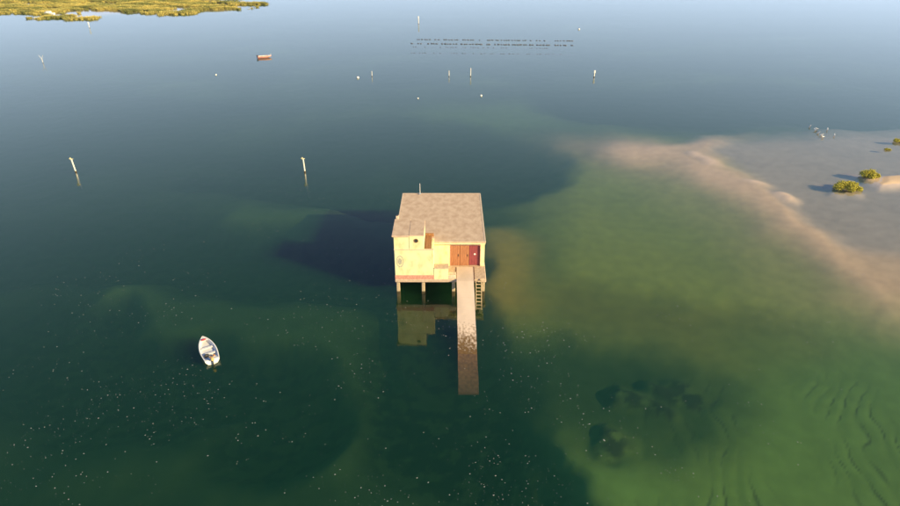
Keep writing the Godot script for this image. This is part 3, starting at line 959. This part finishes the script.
# ---------------------------------------------------------------- posts, buoys, mussel lines, birds, foam
func post(at: Vector3, tall: float, r: float, lean: Vector3, mark: int, label: String, group := "") -> void:
	var t := thing("marker_post", label, "post", at, group)
	var top := at + lean + Vector3.UP * tall
	begin()
	tube(at + Vector3.DOWN * 4.5 - lean * 2.0, top, r, r * 0.85, 10)
	var p := part("pole", M.white_old, t)
	begin()
	tube(at + Vector3.DOWN * 0.3, at + Vector3.UP * 0.14 + lean * 0.08, r * 1.12, r * 1.1, 10)
	part("tide_band", M.weedy, p)
	if mark == 1:      # a bracket and a small yellowish top mark
		begin()
		beam(top + Vector3(-0.24, 0.02, 0), top + Vector3(0.22, -0.03, 0), 0.09, 0.06, Vector3(0, 0, 1))
		part("crossbar", M.top_mark, t)
		begin()
		beam(top + Vector3(-0.20, 0.03, 0), top + Vector3(-0.02, -0.30, 0), 0.05, 0.05, Vector3(0, 0, 1))
		part("brace", M.top_mark, t)
		begin()
		tube(top + Vector3(-0.08, 0.03, 0), top + Vector3(-0.10, 0.16, 0), 0.06, 0.04, 8)
		part("top_mark", M.top_mark, t)
	elif mark == 2:
		begin()
		beam(top, top + Vector3(-0.5, 0.8, 0), 0.06, 0.05, Vector3(0, 0, 1))
		beam(top, top + Vector3(0.45, 0.8, 0), 0.06, 0.05, Vector3(0, 0, 1))
		part("fork", M.white_old, t)
	elif mark == 3:
		begin()
		box(top + Vector3(-0.17, -0.45, -0.1), top + Vector3(0.17, 0.1, 0.1), 0.03)
		part("top_mark", M.white, t)

func posts() -> void:
	post(Vector3(-47.7, 0, -74.7), 1.75, 0.10, Vector3(-0.12, 0, 0), 1, "leaning white mooring post with a yellowish braced crossbar on top")
	post(Vector3(-18.5, 0, -74.7), 1.8, 0.10, Vector3(-0.05, 0, 0), 1, "upright white mooring post with a flat top bracket, out behind the house")
	post(Vector3(-16.15, 0, -130.5), 1.1, 0.07, Vector3(0.02, 0, 0), 0, "thin white stake beside a white ball buoy", "stakes in the far water")
	post(Vector3(-0.2, 0, -130.5), 1.2, 0.08, Vector3(0.0, 0, 0), 0, "short thin white stake next to a taller one", "stakes in the far water")
	post(Vector3(4.25, 0, -130.5), 1.7, 0.09, Vector3(0.02, 0, 0), 0, "taller of two neighbouring white stakes in open water", "stakes in the far water")
	post(Vector3(29.7, 0, -130.0), 1.25, 0.12, Vector3(0.03, 0, 0), 3, "white stake with a thick white head, beyond the sandbar", "stakes in the far water")
	post(Vector3(-9.9, 0, -206.3), 2.2, 0.14, Vector3(0, 0, 0), 3, "tall pale post far out beyond the mussel lines", "stakes in the far water")
	post(Vector3(-109.2, 0, -197.9), 1.6, 0.10, Vector3(0, 0, 0), 3, "white post standing off the marsh island", "stakes in the far water")
	post(Vector3(-92.4, 0, -144.6), 0.9, 0.07, Vector3(0, 0, 0), 2, "pale post with a wide forked top in open water", "stakes in the far water")

func buoys() -> void:
	for b in [[Vector3(-18.9, 0.1, -129.1), 0.34, "white ball buoy beside a thin white stake"], [Vector3(5.7, 0.08, -114.1), 0.26, "white ball buoy floating between the house and the stakes"], [Vector3(-48.9, 0.06, -131.9), 0.22, "small white ball buoy near the red-hulled boat"], [Vector3(-5.8, 0.05, -112.2), 0.18, "tiny white ball buoy behind the house"], [Vector3(38.5, 0.12, -194.9), 0.36, "white ball buoy beyond the mussel lines"]]:
		var t := thing("buoy", b[2], "buoy", b[0], "white buoys")
		begin()
		ball(b[0], Vector3(b[1], b[1] * 0.9, b[1]) * 0.8, 14)
		var p := part("float", M.white, t, false)
		begin()
		tube(b[0] + Vector3.UP * b[1] * 0.65, b[0] + Vector3.UP * b[1] * 0.95, 0.05, 0.05, 8)
		part("eye", M.dark, p)

func mussel_lines() -> void:
	var lines := [[Vector3(-9, 0, -176.8), Vector3(33.7, 0, -174.4), 0.17, 0.75, "farthest mussel line of dark floats"], [Vector3(-10, 0, -170.4), Vector3(32.4, 0, -167.4), 0.20, 0.85, "mussel line of close-set dark floats, one in from the farthest"], [Vector3(-9.5, 0, -165.2), Vector3(27.9, 0, -163.0), 0.10, 0.45, "sparse mussel line of small dark floats between two others"], [Vector3(-9.3, 0, -156.9), Vector3(30.2, 0, -154.9), 0.10, 0.5, "mussel line of small dark floats closest to the house"]]
	for l in lines:
		var t := thing("mussel_line", l[4], "mussel line", (l[0] + l[1]) / 2.0, "mussel lines")
		begin()
		beam(l[0] + Vector3(0, -0.06, 0), l[1] + Vector3(0, -0.06, 0), 0.05, 0.05, Vector3(0, 0, 1))
		part("rope", M.rope, t)
		begin()
		ball(org, Vector3(l[2] * 1.7, l[2] * 0.8, l[2]), 10)
		var m := finish()
		var n := 58
		for i in n:
			if rng.randf() > l[3]:
				continue
			var o := MeshInstance3D.new()
			o.mesh = m
			o.material_override = M.floats
			o.name = "float"
			t.add_child(o, true)
			o.position = l[0].lerp(l[1], (i + rng.randf_range(-0.25, 0.25)) / n) - org + Vector3(0, 0.02, rng.randf_range(-0.12, 0.12))
			o.scale = Vector3(rng.randf_range(0.7, 1.3), rng.randf_range(0.8, 1.2), 1.0)
			o.rotation.y = rng.randf_range(-0.3, 0.3)

func gulls() -> void:
	var t: Node3D
	var spots := [Vector3(55.98, 0, -94.45), Vector3(55.74, 0, -92.34), Vector3(56.24, 0, -92.86), Vector3(55.53, 0, -91.07), Vector3(55.32, 0, -89.82), Vector3(55.03, 0, -88.85), Vector3(57.71, 0, -92.6), Vector3(57.13, 0, -89.58)]
	for i in spots.size():
		if i == 0:
			t = thing("gull", "white gull standing in the shallows behind the sandbar", "bird", spots[0], "gulls in the shallows")
			org = Vector3.ZERO
			begin()      # body: rings from tail to beak
			var rings := [[-0.30, 0.20, 0.012, 0.006], [-0.2, 0.20, 0.05, 0.03], [-0.08, 0.20, 0.085, 0.075], [0.05, 0.21, 0.09, 0.09], [0.15, 0.25, 0.065, 0.07], [0.19, 0.31, 0.045, 0.05], [0.23, 0.345, 0.05, 0.05], [0.27, 0.345, 0.035, 0.035], [0.29, 0.34, 0.008, 0.008]]
			st.set_smooth_group(0)
			for k in rings.size() - 1:
				for j in 10:
					var q: Array[Vector3] = []
					for s in [[0, 0], [1, 0], [1, 1], [0, 1]]:
						var g: Array = rings[k + s[0]]
						var a: float = TAU * (j + s[1]) / 10.0
						q.append(Vector3(g[0], g[1] + sin(a) * g[3], cos(a) * g[2]))
					quad(q[0], q[1], q[2], q[3], Vector3((rings[k][0] + rings[k + 1][0]) / 2, (rings[k][1] + rings[k + 1][1]) / 2, 0))
			part("body", M.white, t)
			for s in [-1.0, 1.0]:
				begin()
				var w := [Vector3(0.10, 0.26, 0.07 * s), Vector3(-0.05, 0.275, 0.075 * s), Vector3(-0.36, 0.23, 0.015 * s), Vector3(-0.08, 0.19, 0.098 * s), Vector3(0.08, 0.20, 0.098 * s)]
				for k in range(1, 4):
					tri(w[0], w[k], w[k + 1], Vector3.ZERO)
				part("wing", M.gull_grey, t)
				begin()
				tube(Vector3(0.0, -0.3, 0.03 * s), Vector3(0.02, 0.14, 0.03 * s), 0.008, 0.01, 6)
				part("leg", M.beak, t)
			begin()
			tube(Vector3(0.28, 0.34, 0), Vector3(0.34, 0.33, 0), 0.015, 0.003, 6)
			part("beak", M.beak, t)
		var o: Node3D = t
		if i > 0:
			o = t.duplicate()
			o.name = numbered("gull")
			add_child(o)
			o.position = spots[i]
		o.rotation.y = rng.randf() * TAU

func foam() -> void:
	begin()
	org = Vector3.ZERO
	for i in 7:
		var a0 := TAU * i / 7.0
		var a1 := TAU * (i + 1) / 7.0
		var r0 := 1.0 + 0.3 * sin(i * 2.3)
		var r1 := 1.0 + 0.3 * sin(((i + 1) % 7) * 2.3)
		tri(Vector3(0, 0.35, 0), Vector3(cos(a0) * r0, 0, sin(a0) * r0), Vector3(cos(a1) * r1, 0, sin(a1) * r1), Vector3(0, -5, 0))
	var m := finish()
	var r := RandomNumberGenerator.new()
	r.seed = 5
	var clump := FastNoiseLite.new()
	clump.seed = 13
	clump.frequency = 0.11
	clump.fractal_octaves = 3
	var places: Array[Transform3D] = []
	while places.size() < 3800:
		var z := -r.randf_range(20.0, 75.0)
		var x := r.randf_range(-0.85, 0.7) * (absf(z) + 6.0)
		var d := clump.get_noise_2d(x, z) * 1.2 + 0.36
		if x > 9.0:
			d -= 0.42
		if z < -50.0:
			d -= 0.4
		if r.randf() > d or (absf(x + 0.8) < 4.4 and z < -44.6 and z > -58.5) or (x > 0.4 and x < 2.2 and z < -36.0 and z > -46.0):
			continue
		var s := 0.009 + 0.027 * pow(r.randf(), 3.0)
		places.append(Transform3D(Basis(Vector3.UP, r.randf() * TAU).scaled(Vector3(s * r.randf_range(0.7, 1.5), s * 0.6, s)), Vector3(x, 0.002, z)))
	var mm := MultiMesh.new()
	mm.transform_format = MultiMesh.TRANSFORM_3D
	mm.mesh = m
	mm.instance_count = places.size()
	for i in places.size():
		mm.set_instance_transform(i, places[i])
	var o := MultiMeshInstance3D.new()
	o.multimesh = mm
	o.material_override = M.foam
	o.name = "foam_flecks"
	o.set_meta("kind", "stuff")
	o.set_meta("label", "tiny white foam flecks drifting on the water around the skiff")
	o.set_meta("category", "foam")
	add_child(o)
